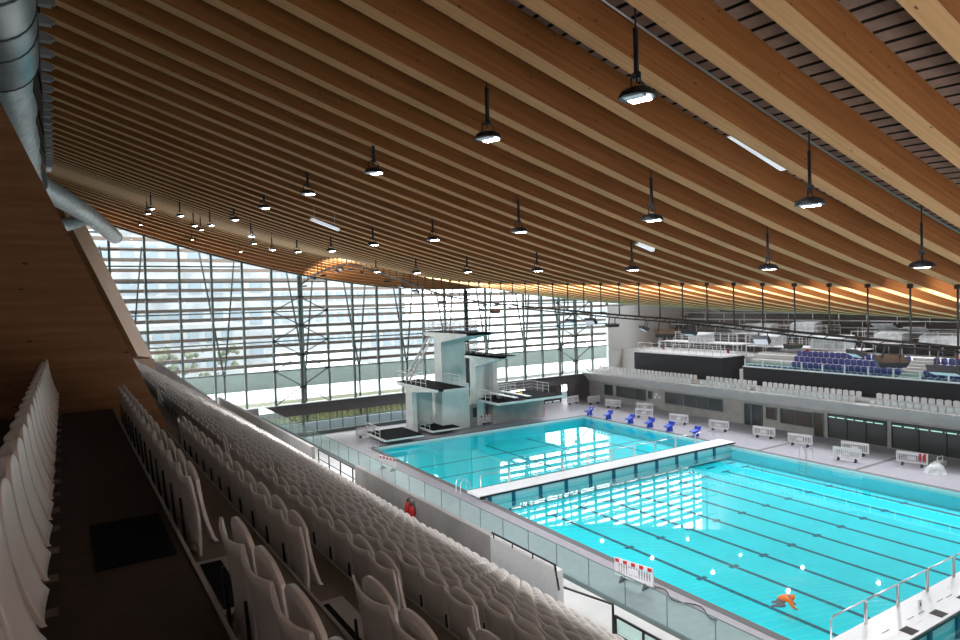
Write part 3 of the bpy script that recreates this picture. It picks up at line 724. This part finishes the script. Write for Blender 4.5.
b = MB(); b.box(8.6, 11.8, 2.6, 4.8, 0, 4.6); b.build('tower_foot', 'tower_white', E10)
# slab for the 7.5 m leg behind
b = MB(); b.box(13.7, 16.2, 4.4, 4.7, 0, 7.2); b.box(15.6, 16.2, 3.9, 4.7, 0, 7.2); b.build('rear_wall', 'tower_white', E75)
def low_platform(x0, x1, y0, y1, z, label, rails, group='low diving platforms'):
    e = empty('low_diving_platform', label, 'diving platform', (0, 0, 0), group)
    b = MB(); b.box(x0, x1, y0, y1, z-.18, z-.02); b.box(x0+.6, x1-.6, y0+1.4, y1-.1, 0, z-.18); b.build('concrete_body', 'tower_white', e)
    b = MB(); b.box(x0+.12, x1-.02, y0+.05, y1, z-.02, z+.02); b.build('black_surface', 'black_mat', e)
    for rp in rails: rail_run(rp, h=.95, parent=e)
    return e
low_platform(1.1, 5.1, -.1, 4.7, .55, 'left low black diving platform near the pool corner', [[(1.2, 1.3, .55), (1.2, 4.6, .55)]])
low_platform(6.5, 9.7, .9, 5.8, .55, 'right low black diving platform in front of the concrete tower', [[(6.6, 1.6, .55), (6.6, 4.8, .55)]])
rail_run([(8.2, 5.9, .0), (11, 5.9, .0)], h=1.6, mid=4, parent=E5)
e = empty('springboard_platform', 'wide black springboard platform right of the tower', 'diving platform')
b = MB(); b.box(13.0, 21.4, -1.0, 4.6, 2.55, 2.78); b.build('concrete_body', 'tower_white', e)
b = MB(); b.box(14.6, 21.2, 2.3, 4.4, 0, 2.55); b.build('base_wall', 'concrete', e)
b = MB(); b.box(11.4, 14.0, 3.0, 5.5, 0, 2.3); b.build('side_block', 'concrete', e)
b = MB(); b.box(12.4, 13.1, 2.98, 3.0, .9, 1.9); b.build('vent_opening', 'grille', e)
b = MB(); b.box(13.1, 21.3, -.9, 4.6, 2.78, 2.83); b.build('black_surface', 'black_mat', e)
rail_run([(13.1, .5, 2.8), (13.1, 4.6, 2.8), (21.3, 4.6, 2.8), (21.3, 1.5, 2.8)], parent=e, r=.035)
for i, x in enumerate((14.6, 16.2)):
    s = empty('springboard', ['white springboard with handrails, left one', 'white springboard with handrails, right one'][i], 'springboard', (0, 0, 0), 'springboards on the wide platform')
    b = MB(); b.box(x, x+.5, -1.6, 3.6, 3.2, 3.26); b.build('board', 'seat_pale', s)
    b = MB(); b.box(x+.05, x+.45, 1.4, 1.8, 2.83, 3.2); b.build('stand', 'steel', s)
    b = MB(); b.box(x+.05, x+.45, 3.3, 3.6, 2.83, 3.2); b.build('stand', 'steel', s)
    rail_run([(x-.12, 1.2, 2.83), (x-.12, 3.6, 2.83)], h=1.2, parent=s, m='steel'); rail_run([(x+.62, 1.2, 2.83), (x+.62, 3.6, 2.83)], h=1.2, parent=s, m='steel')
mat('yellow', (.8, .65, .05), .5)
b = MB(); b.tube([(18.1, 2.4, 2.83), (18.1, 2.4, 2.95), (18.3, 2.6, 3.15)], [.28, .26, .1], 10); b.bar((18.0, 2.3, 3.), (18.5, 2.8, 3.35), .09)
tag(b.build('folded_gear', 'yellow'), 'small yellow item lying on the wide springboard platform', 'equipment')
# stairs of the tower
e = empty('tower_stairs', 'steel stairs rising behind the middle diving platform', 'stairs')
b = MB(); n = 14
for i in range(n): b.box(6.6+.23*i, 6.9+.23*i, 6.0, 6.9, 5+.36*i-.04, 5+.36*i)
b.build('tread', 'steel_dark', e)
b = MB(); b.bar((6.6, 6., 5), (9.8, 6., 10), .08, .2); b.bar((6.6, 6.9, 5), (9.8, 6.9, 10), .08, .2); b.bar((6.6, 6., 6), (9.8, 6., 11), .04); b.build('stringer', 'white_metal', e)

# ------------------------------------------------------------------ deck furniture
def barrier_tree(red=False):
    e = empty('crowd_barrier', 'x', 'barrier')
    b = MB(); b.box(-1, 1, -.03, .03, .82, 1.02); b.box(-1, 1, -.03, .03, .2, .34); b.box(-1, -.9, -.03, .03, .2, 1.); b.box(.9, 1, -.03, .03, .2, 1.)
    for i in range(14):
        x = -.86+.132*i; b.box(x, x+.055, -.02, .02, .3, .85)
    b.box(-.25, .25, -.025, .025, .45, .7); b.build('slatted_panel', 'barrier_white', e)
    for x in (-.6, .6):
        f = MB(); f.prism([(x-.05, -.28, 0), (x-.05, .28, 0), (x-.05, .06, .24), (x-.05, -.06, .24)], (.1, 0, 0)); f.build('foot', 'black_paint', e)
    if red:
        f = MB()
        for i in range(5): f.box(-.95+.42*i, -.95+.42*i+.2, -.04, .04, .84, 1.0)
        f.build('red_stripes', 'red', e)
    return e
bw0 = barrier_tree(); br0 = barrier_tree(True)
ub = [False]
BW = [((573, 404), .1, 'by the far corner doors, left one'), ((594, 404), .0, 'by the far corner doors, right one'), ((613, 408), -1.2, 'behind the second blue starting block'), ((644, 418), -1.2, 'behind the fourth starting block'), ((645, 412), -1.25, 'standing behind another barrier near the fourth starting block'),
      ((679, 424), -1.25, 'behind the last blue starting blocks'), ((719, 431), -1.3, 'beside the end of the white bulkhead'), ((764, 438), -1.35, 'on the far deck in front of the narrow dark door'), ((800, 446), -1.35, 'on the far deck right of the pool ladder'),
      ((847, 461), -1.35, 'front one of the pair before the first large glazing'), ((855, 455), -1.35, 'rear one of the pair before the first large glazing'), ((912, 466), -1.35, 'with two red marks at its right end'), ((347, 424), .12, 'by the low windows left of the low diving platform'), ((366, 437), .1, 'beside the left low diving platform')]
for i, ((x, y), rz, d) in enumerate(BW):
    o = bw0 if i == 0 else copy_tree(bw0); o.location = at(x, y, 2, 0); o.rotation_euler[2] = rz; o['label'] = 'white plastic crowd barrier '+d; o['group'] = 'white crowd barriers'; o['category'] = 'barrier'
    if i == 11:
        f = MB(); f.box(.45, .6, -.06, .06, .45, 1.0); f.box(.72, .87, -.06, .06, .45, 1.0); f.build('red_marker', 'red', o)
for i, ((x, y), rz, d) in enumerate([((388, 470), -1.3, 'by the pool corner on the near deck'), ((634, 585), -1.35, 'behind the glass balustrade on the near deck'), ((488, 424), .1, 'in front of the springboard platform base')]):
    o = br0 if i == 0 else copy_tree(br0); o.location = at(x, y, 2, 0); o.rotation_euler[2] = rz; o['label'] = 'red and white crowd barrier '+d; o['group'] = 'red and white crowd barriers'; o['category'] = 'barrier'
# starting blocks
sb0 = empty('starting_block', 'x', 'starting block')
b = MB(); b.hexa([(-.5, -.3, .42), (.35, -.3, .55), (.35, .3, .55), (-.5, .3, .42), (-.5, -.3, .5), (.35, -.3, .68), (.35, .3, .68), (-.5, .3, .5)]); b.build('sloped_top', 'blue_plastic', sb0)
b = MB(); b.hexa([(.2, -.3, .68), (.42, -.3, .7), (.42, .3, .7), (.2, .3, .68), (.3, -.3, .9), (.46, -.3, .9), (.46, .3, .9), (.3, .3, .9)]); b.build('back_fin', 'blue_plastic', sb0)
b = MB(); b.prism([(-.25, -.18, 0), (.3, -.18, 0), (.2, -.18, .5), (-.15, -.18, .46)], (0, .36, 0)); b.build('pedestal', 'blue_plastic', sb0)
b = MB(); b.tube([(-.5, -.2, .45), (-.56, -.2, .25), (-.56, .2, .25), (-.5, .2, .45)], .02, 6); b.build('grip_bar', 'steel', sb0)
for i, (x, y) in enumerate([(597, 414), (614, 418), (632, 423), (651, 427), (670, 431), (692, 437)]):
    o = sb0 if i == 0 else copy_tree(sb0); P = at(x, y, 2, 0); o.location = (PW+.75, P.y, 0); o['label'] = 'blue starting block on the far pool edge, %s from the far corner' % ordn(i+1); o['group'] = 'blue starting blocks'; o['category'] = 'starting block'
for i, (x0, y0) in enumerate([(25.1, -25.6), (-.1, -16.9), (25.1, -1.2), (-.1, -.9)]):
    l = empty('pool_ladder', 'steel pool ladder '+['at the far edge of the lane pool', 'beside the near end of the white bulkhead', 'at the far corner of the diving pool', 'at the near corner of the diving pool'][i], 'ladder', (0, 0, 0), 'pool ladders')
    sg = -1 if x0 > 5 else 1; b = MB()
    for dy in (-.3, .3): b.tube([(x0-sg*.7, y0+dy, 0), (x0-sg*.65, y0+dy, .8), (x0-sg*.3, y0+dy, .95), (x0+sg*.1, y0+dy, .7), (x0+sg*.12, y0+dy, -1)], .028, 7)
    b.build('side_rails', 'steel', l)
    b = MB()
    for z in (-.2, -.5, -.8): b.box(x0+sg*.12-.06, x0+sg*.12+.06, y0-.3, y0+.3, z-.02, z+.02)
    b.build('rungs', 'steel', l)
P = at(935, 473, 2, 0)
b = MB(); b.tube([P+Vector((0, 0, .0)), P+Vector((0, 0, .25)), P+Vector((.1, 0, .5)), P+Vector((.1, .1, .75))], [.7, .65, .45, .15], 9)
tag(b.build('covered_equipment', 'tarp'), 'equipment under a crumpled white cover on the far deck at the right edge', 'equipment')
P = at(940, 466, 2, 0); b = MB(); b.box(P.x-.5, P.x+.5, P.y-.25, P.y+.25, .0, .35); b.tube([P+Vector((-.4, 0, .35)), P+Vector((-.4, 0, .7)), P+Vector((.4, 0, .7)), P+Vector((.4, 0, .35))], .04, 6)
tag(b.build('white_bench', 'seat_pale'), 'low white bench behind the covered equipment', 'bench')
P = at(917, 463, 2, 0)+Vector((0, -.6, 0)); b = MB(); b.tube([P, P+Vector((0, 0, .35)), P+Vector((0, 0, .5))], [.2, .22, .1], 10); tag(b.build('dark_bucket', 'louvre'), 'small brown bucket right of the last barrier', 'bucket')
# hoses on near deck
b = MB(); b.tube([(-.9+.25*math.sin(i*.9), -34.5-.28*i, .04) for i in range(14)], .025, 6); tag(b.build('hose', 'rail_dark'), 'thin dark hose lying along the near pool edge', 'hose')

# ------------------------------------------------------------------ person at the water
P = at(778, 606, 2, ZW); e = empty('person', 'person in an orange hooded jacket and grey trousers, bent over low at the water surface', 'person', P, rz=-.9)
def skin(name, verts, edges, rad, m, parent, sub=2):
    me = bpy.data.meshes.new(name); me.from_pydata(verts, edges, []); o = bpy.data.objects.new(name, me); col.objects.link(o); o.parent = parent
    me.materials.append(M[m]); md = o.modifiers.new('skin', 'SKIN'); 
    for v, r in zip(me.skin_vertices[0].data, rad): v.radius = (r, r)
    me.skin_vertices[0].data[0].use_root = True
    s = o.modifiers.new('sub', 'SUBSURF'); s.levels = sub; s.render_levels = sub
    return o
me_ = bpy.data.meshes.new('t'); 
def skinned(name, verts, edges, rad, m, parent):
    me = bpy.data.meshes.new(name); me.from_pydata(verts, edges, []); me.materials.append(M[m])
    o = bpy.data.objects.new(name, me); col.objects.link(o); o.parent = parent
    md = o.modifiers.new('skin', 'SKIN')
    if len(me.skin_vertices) == 0:
        try: me.attributes.new('skin', 'FLOAT', 'POINT')
        except Exception: pass
    if len(me.skin_vertices):
        for v, r in zip(me.skin_vertices[0].data, rad): v.radius = (r, r)
        me.skin_vertices[0].data[0].use_root = True
    s = o.modifiers.new('subdivision', 'SUBSURF'); s.levels = 2; s.render_levels = 2
    return o
# body: pelvis, waist, chest, neck, head; arms; folded legs (x forward)
V_ = [(0, 0, .22), (.18, 0, .34), (.36, 0, .42), (.50, 0, .42), (.62, 0, .40),
      (.40, .20, .38), (.52, .27, .18), (.66, .24, .06), (.72, .23, .05), (.40, -.20, .38), (.52, -.27, .18), (.66, -.24, .06), (.72, -.23, .05),
      (.0, .12, .18), (.28, .17, .12), (-.12, .17, .08), (-.24, .17, .05), (0, -.12, .18), (.28, -.19, .12), (-.14, -.19, .08), (-.28, -.19, .05)]
E_ = [(0, 1), (1, 2), (2, 3), (3, 4), (2, 5), (5, 6), (6, 7), (7, 8), (2, 9), (9, 10), (10, 11), (11, 12), (0, 13), (13, 14), (14, 15), (15, 16), (0, 17), (17, 18), (18, 19), (19, 20)]
R_ = [.13, .13, .15, .07, .10, .075, .055, .04, .035, .075, .055, .04, .035, .10, .085, .06, .045, .10, .085, .06, .045]
skinned('body', V_, E_, R_, 'trouser_grey', e)
skinned('jacket', [(0.02, 0, .25), (.18, 0, .35), (.36, 0, .43), (.42, .2, .38), (.53, .275, .18), (.64, .25, .08), (.42, -.2, .38), (.53, -.275, .18), (.64, -.25, .08)], [(0, 1), (1, 2), (2, 3), (3, 4), (4, 5), (2, 6), (6, 7), (7, 8)], [.155, .16, .18, .10, .075, .055, .10, .075, .055], 'orange', e)
skinned('hood', [(.46, 0, .44), (.56, 0, .46), (.65, 0, .42)], [(0, 1), (1, 2)], [.11, .135, .115], 'orange', e)
b = MB()
for sy in (-1, 1):
    for t in range(4): b.tube([(.70, sy*.235+.018*(t-1.5), .055), (.75, sy*.235+.022*(t-1.5), .05), (.785-.006*abs(t-1.5), sy*.235+.024*(t-1.5), .03)], [.009, .008, .006], 6)
    b.tube([(.68, sy*.235-sy*.035, .055), (.71, sy*.235-sy*.06, .045)], [.01, .007], 6)
b.build('fingers', 'skin', e)

# ------------------------------------------------------------------ far wall openings
def opening(i, yb, ya, z0, z1, m, nm='window', panes=1, fr='steel_grey', strips=False, label=None):
    g = MB(); g.box(XF-.03, XF, yb, ya, z0, z1); o = struct(g.build('%s_%d' % (nm, i), m), label)
    f = MB(); w_ = .07
    f.box(XF-.1, XF-.0, yb-w_, yb, z0, z1+w_); f.box(XF-.1, XF, ya, ya+w_, z0, z1+w_); f.box(XF-.1, XF, yb, ya, z1, z1+w_); f.box(XF-.1, XF, yb, ya, z0-w_ if z0 > .2 else z0, z0)
    for q in range(1, panes): yy = yb+(ya-yb)*q/panes; f.box(XF-.09, XF, yy-.04, yy+.04, z0, z1)
    f.build('frame', fr, o)
    if strips:
        s = MB()
        for q in range(panes*2): yy = yb+(ya-yb)*(q+.3)/(panes*2); s.box(XF-.045, XF-.031, yy, yy+(ya-yb)/(panes*2)*.8, z1-.26, z1-.18)
        s.build('light_strip', 'strip_green', o)
opening(61, 4.9, 6.3, .85, 2.1, 'dark_window', panes=1); opening(62, -.6, 4.2, .85, 2.1, 'dark_window', panes=3)
opening(63, -1.6, -1.1, 1.2, 2.0, 'dark_window'); opening(64, -6.1, -3.7, .95, 2.15, 'dark_window'); opening(65, -11.3, -6.4, .95, 2.15, 'dark_window', panes=3)
opening(2, -14.6, -14.0, .0, 2.1, 'dark_window', 'door'); opening(3, -15.9, -14.85, .0, 2.1, 'dark_window', 'door', label='narrow dark double door in the far grey wall')
opening(66, -17.4, -16.4, .95, 2.0, 'window_warm'); opening(67, -21.0, -17.9, .75, 2.05, 'window_warm', panes=2)
opening(4, -22.0, -21.2, 0, 2.1, 'window_warm', 'door')
opening(68, -27.3, -22.5, .1, 2.15, 'dark_window', panes=3, strips=True, fr='steel_dark'); opening(69, -37.5, -27.8, .1, 2.15, 'dark_window', panes=5, strips=True, fr='steel_dark')
s = MB()
for y, z in ((-2.3, 1.75), (-2.75, 1.45), (-2.1, 1.4)): s.box(XF-.02, XF, y-.17, y+.17, z-.12, z+.12)
tag(s.build('wall_notice', 'seat_pale'), 'three small white notices on the far grey wall between the windows', 'notice')

# ------------------------------------------------------------------ far stand
w = MB(); w.prism([(XF-1.1, -75, 3.45), (XF, -75, 2.4), (36.5, -75, 2.4), (36.5, -75, 3.5)], (0, 84.4, 0)); w.box(36.5, 60, -75, YN, 2.4, 3.5)
struct(w.build('wall_far_fascia', 'concrete_light'), 'pale sloping fascia below the far white seats')
ws = MB(); ws.box(34.4, 35.2, -75, YN-1, 3.5, 3.85); struct(ws.build('seating_tier', 'concrete_light'))
s0 = leaf(.46, .25, .80, .1, .1, .03, .03, .05, 3, 3).build('stadium_seat', 'seat_pale')
s0['used'] = 1; cnt = 0; firstS = True
def place_single(base, flag, P, rz, label, group):
    if flag: o = base
    else: o = base.copy(); col.objects.link(o)
    o.location = P; o.rotation_euler[2] = rz; tag(o, label, 'seat', group); return o
fg = [(-8.9, -8.0), (-15.9, -15.0), (-26.3, -25.0), (-36, -35)]
fl_ = True
for row, (X, Z) in enumerate(((33.55, 3.25), (34.6, 3.6))):
    y = 7.6; c = 0
    while y > -39:
        if not any(a_ < y < b_ for a_, b_ in fg):
            c += 1; place_single(s0, fl_, (X, y, Z), math.pi, 'white seat on the far stand, %s row, %s from the left end' % (['front', 'back'][row], ordn(c)), 'white seats on the far stand'); fl_ = False
        y -= .56
# black wall boxes
for (y0, y1, z1, x1, lab) in ((-9.7, 3.2, 6.25, 40, 'black box wall below the covered platform, left part'), (-60, -12.3, 5.5, 36.5, 'long black wall in front of the blue seats')):
    w = MB(); w.box(36.1, x1, y0, y1, 3.5, z1); w.mi = 1; w.box(36.0, x1, y0, y1, z1, z1+.08)
    tag(w.build('black_wall', ['black_wall', 'seat_pale']), lab, 'wall', 'black walls of the far stand')
# blue tier
bt = MB()
for r in range(4): bt.box(36.6+.85*r, 37.45+.85*r, -60, -11.5, 3.5, 5.15+.48*r)
bt.box(40, 46, -60, -11.5, 3.5, 6.75); bt.box(40, 46, -11.5, YN-.2, 3.5, 6.1); struct(bt.build('blue_seat_tier', 'concrete_light'), 'pale steps under the blue seats')
sb = MB(); sb.smooth = True; q = leaf(.46, .01, .58, .08, .14, .05, .07, .09, 4, 4); sbm = q.build('stadium_seat', 'seat_blue'); fb = True
BG = [(-28.7, -26.7)]
for r in range(4):
    y = -12.6 if r == 0 else -17.2+.25*r; c = 0
    while y > -38.5:
        if not any(a_ < y < b_ for a_, b_ in BG):
            c += 1; place_single(sbm, fb, (37.0+.85*r, y, 5.15+.48*r), math.pi, 'blue seat on the far stand, %s row up, %s from left' % (ordn(r+1), ordn(c)), 'blue seats on the far stand'); fb = False
        y -= .56
# front glass rail of blue tier
e = empty('tier_railing', 'white railing with glass panels in front of the blue seats', 'railing')
y = -12.3
while y > -40:
    b = MB(); b.box(36.45, 36.47, y-2.0, y-.06, 5.55, 6.1); b.build('glass_panel', 'rail_glass', e); b = MB(); b.box(36.4, 36.5, y-.06, y+.06, 5.1, 6.3); b.build('post', 'white_metal', e); y -= 2.06
# gangway steps
b = MB()
for r in range(8): b.box(36.7+.42*r, 37.12+.42*r, -28.6, -26.8, 5.15, 5.35+.24*r)
tag(b.build('gangway_steps', 'concrete_light'), 'pale gangway steps between the blue seat blocks', 'stairs')
# upper tier behind
ut = MB()
for r in range(7): ut.box(48+.9*r, 48.9+.9*r, -60, YN-.2, 3.5, 7.4+.55*r)
struct(ut.build('upper_tier', 'concrete_dark'), 'upper terrace at the back of the far stand')
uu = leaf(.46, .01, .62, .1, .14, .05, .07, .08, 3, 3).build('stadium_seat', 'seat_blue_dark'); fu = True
for r in range(3):
    y = at(893, 320, 0, 50+.9*r).y; c = 0
    y = -30.0; 
    while y > -46:
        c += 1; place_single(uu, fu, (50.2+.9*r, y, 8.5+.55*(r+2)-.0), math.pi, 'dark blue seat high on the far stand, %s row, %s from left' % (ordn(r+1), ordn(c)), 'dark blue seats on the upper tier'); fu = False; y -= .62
# scaffold platforms and covered stations
def scaffold(x0, x1, y0, y1, z, label, cover=None):
    e = empty('scaffold_platform', label, 'platform', (0, 0, 0), 'temporary platforms on the far stand')
    b = MB(); b.box(x0, x1, y0, y1, z-.1, z); b.build('deck', 'seat_pale', e)
    b = MB(); n = max(2, int((y1-y0)/2.2))
    for i in range(n+1):
        yy = y0+(y1-y0)*i/n
        for xx in (x0+.05, x1-.05): b.bar((xx, yy, z-1.66), (xx, yy, z), .07)
    b.build('leg_frame', 'steel', e)
    rail_run([(x0+.05, y0, z), (x0+.05, y1, z)], parent=e, mid=1, r=.04); rail_run([(x1-.05, y0, z), (x1-.05, y1, z)], parent=e, mid=1, r=.04)
    if cover:
        for (ya, yb, hh) in cover:
            b = MB(); b.prism([(x0+.4, ya, z), (x1-.4, ya, z), (x1-.5, ya, z+hh), (x0+.7, ya, z+hh*.8)], (0, yb-ya, 0)); b.build('covered_station', 'tarp', e)
    return e
scaffold(36.2, 39.8, -9.5, 2.6, 6.4, 'white topped platform on the left black box')
scaffold(40.4, 43.4, -8.5, 3.0, 7.4, 'raised white platform with railing at the far left', [(-3.4, -1.2, 1.1)])
scaffold(40.5, 43.6, -21.5, -9.5, 7.35, 'long white platform with covered commentary desks', [(-12.6, -10.2, 1.2), (-20., -16.6, 1.3)])
scaffold(44.2, 46.8, -16.5, -5., 8.4, 'upper white platform behind the commentary desks', [(-9.6, -7.2, 1.2), (-14.8, -12., 1.5)])
scaffold(44.2, 46.8, -38, -19, 7.9, 'narrow railed walkway behind the blue seats', [(-29., -25.0, .9), (-23.5, -21, 1.1)])
# slanted acoustic panels and pipework below the far roof
for i, (y, z, rz) in enumerate([(-2.2, 9.2, .5), (-4.8, 8.6, .3), (-20, 9.6, .4), (-23, 9.3, .6)]):
    b = MB(); b.prism([(46, y, z), (47.6, y-.6, z-1.1), (47.6, y-2.6, z-1.1), (46, y-2., z)], (.1, 0, .1)); tag(b.build('slanted_panel', 'tarp'), 'pale slanted panel behind the far platforms, %s from the left' % ordn(i+1), 'panel', 'slanted panels on the far stand')
for i, z in enumerate((9.2, 9.9, 10.7)):
    b = MB(); b.tube([(47.4+.9*i, 8, z), (47.4+.9*i, -28, z-.1)], .09, 6)
    for t in range(12): b.bar((47.4+.9*i, 6-3*t, z), (47.4+.9*i, 6-3*t, z-1.2), .06)
    tag(b.build('guard_rail', 'steel'), 'long steel guard rail on the upper tier, %s step' % ordn(i+1), 'railing', 'guard rails of the upper tier')
for i, (y, s_) in enumerate(((2.2, .6), (-7.4, .5), (-29.9, .45), (-16.8, .45))):
    b = MB(); b.tube([(40.2, y, 6.75 if y < -11 else 6.1), (40.2, y, 7.3 if y < -11 else 6.7)], .14, 8); tag(b.build('fire_extinguisher', 'red'), 'tiny red extinguisher on the far stand, %s from the left' % ordn({2.2: 1, -7.4: 2, -16.8: 3, -29.9: 4}[y]), 'fire extinguisher', 'extinguishers on the far stand')
w = MB(); w.box(60.5, 61, -75, YN+4, 2, 26); struct(w.build('wall_far_back', 'concrete'), 'grey back wall of the far stand')
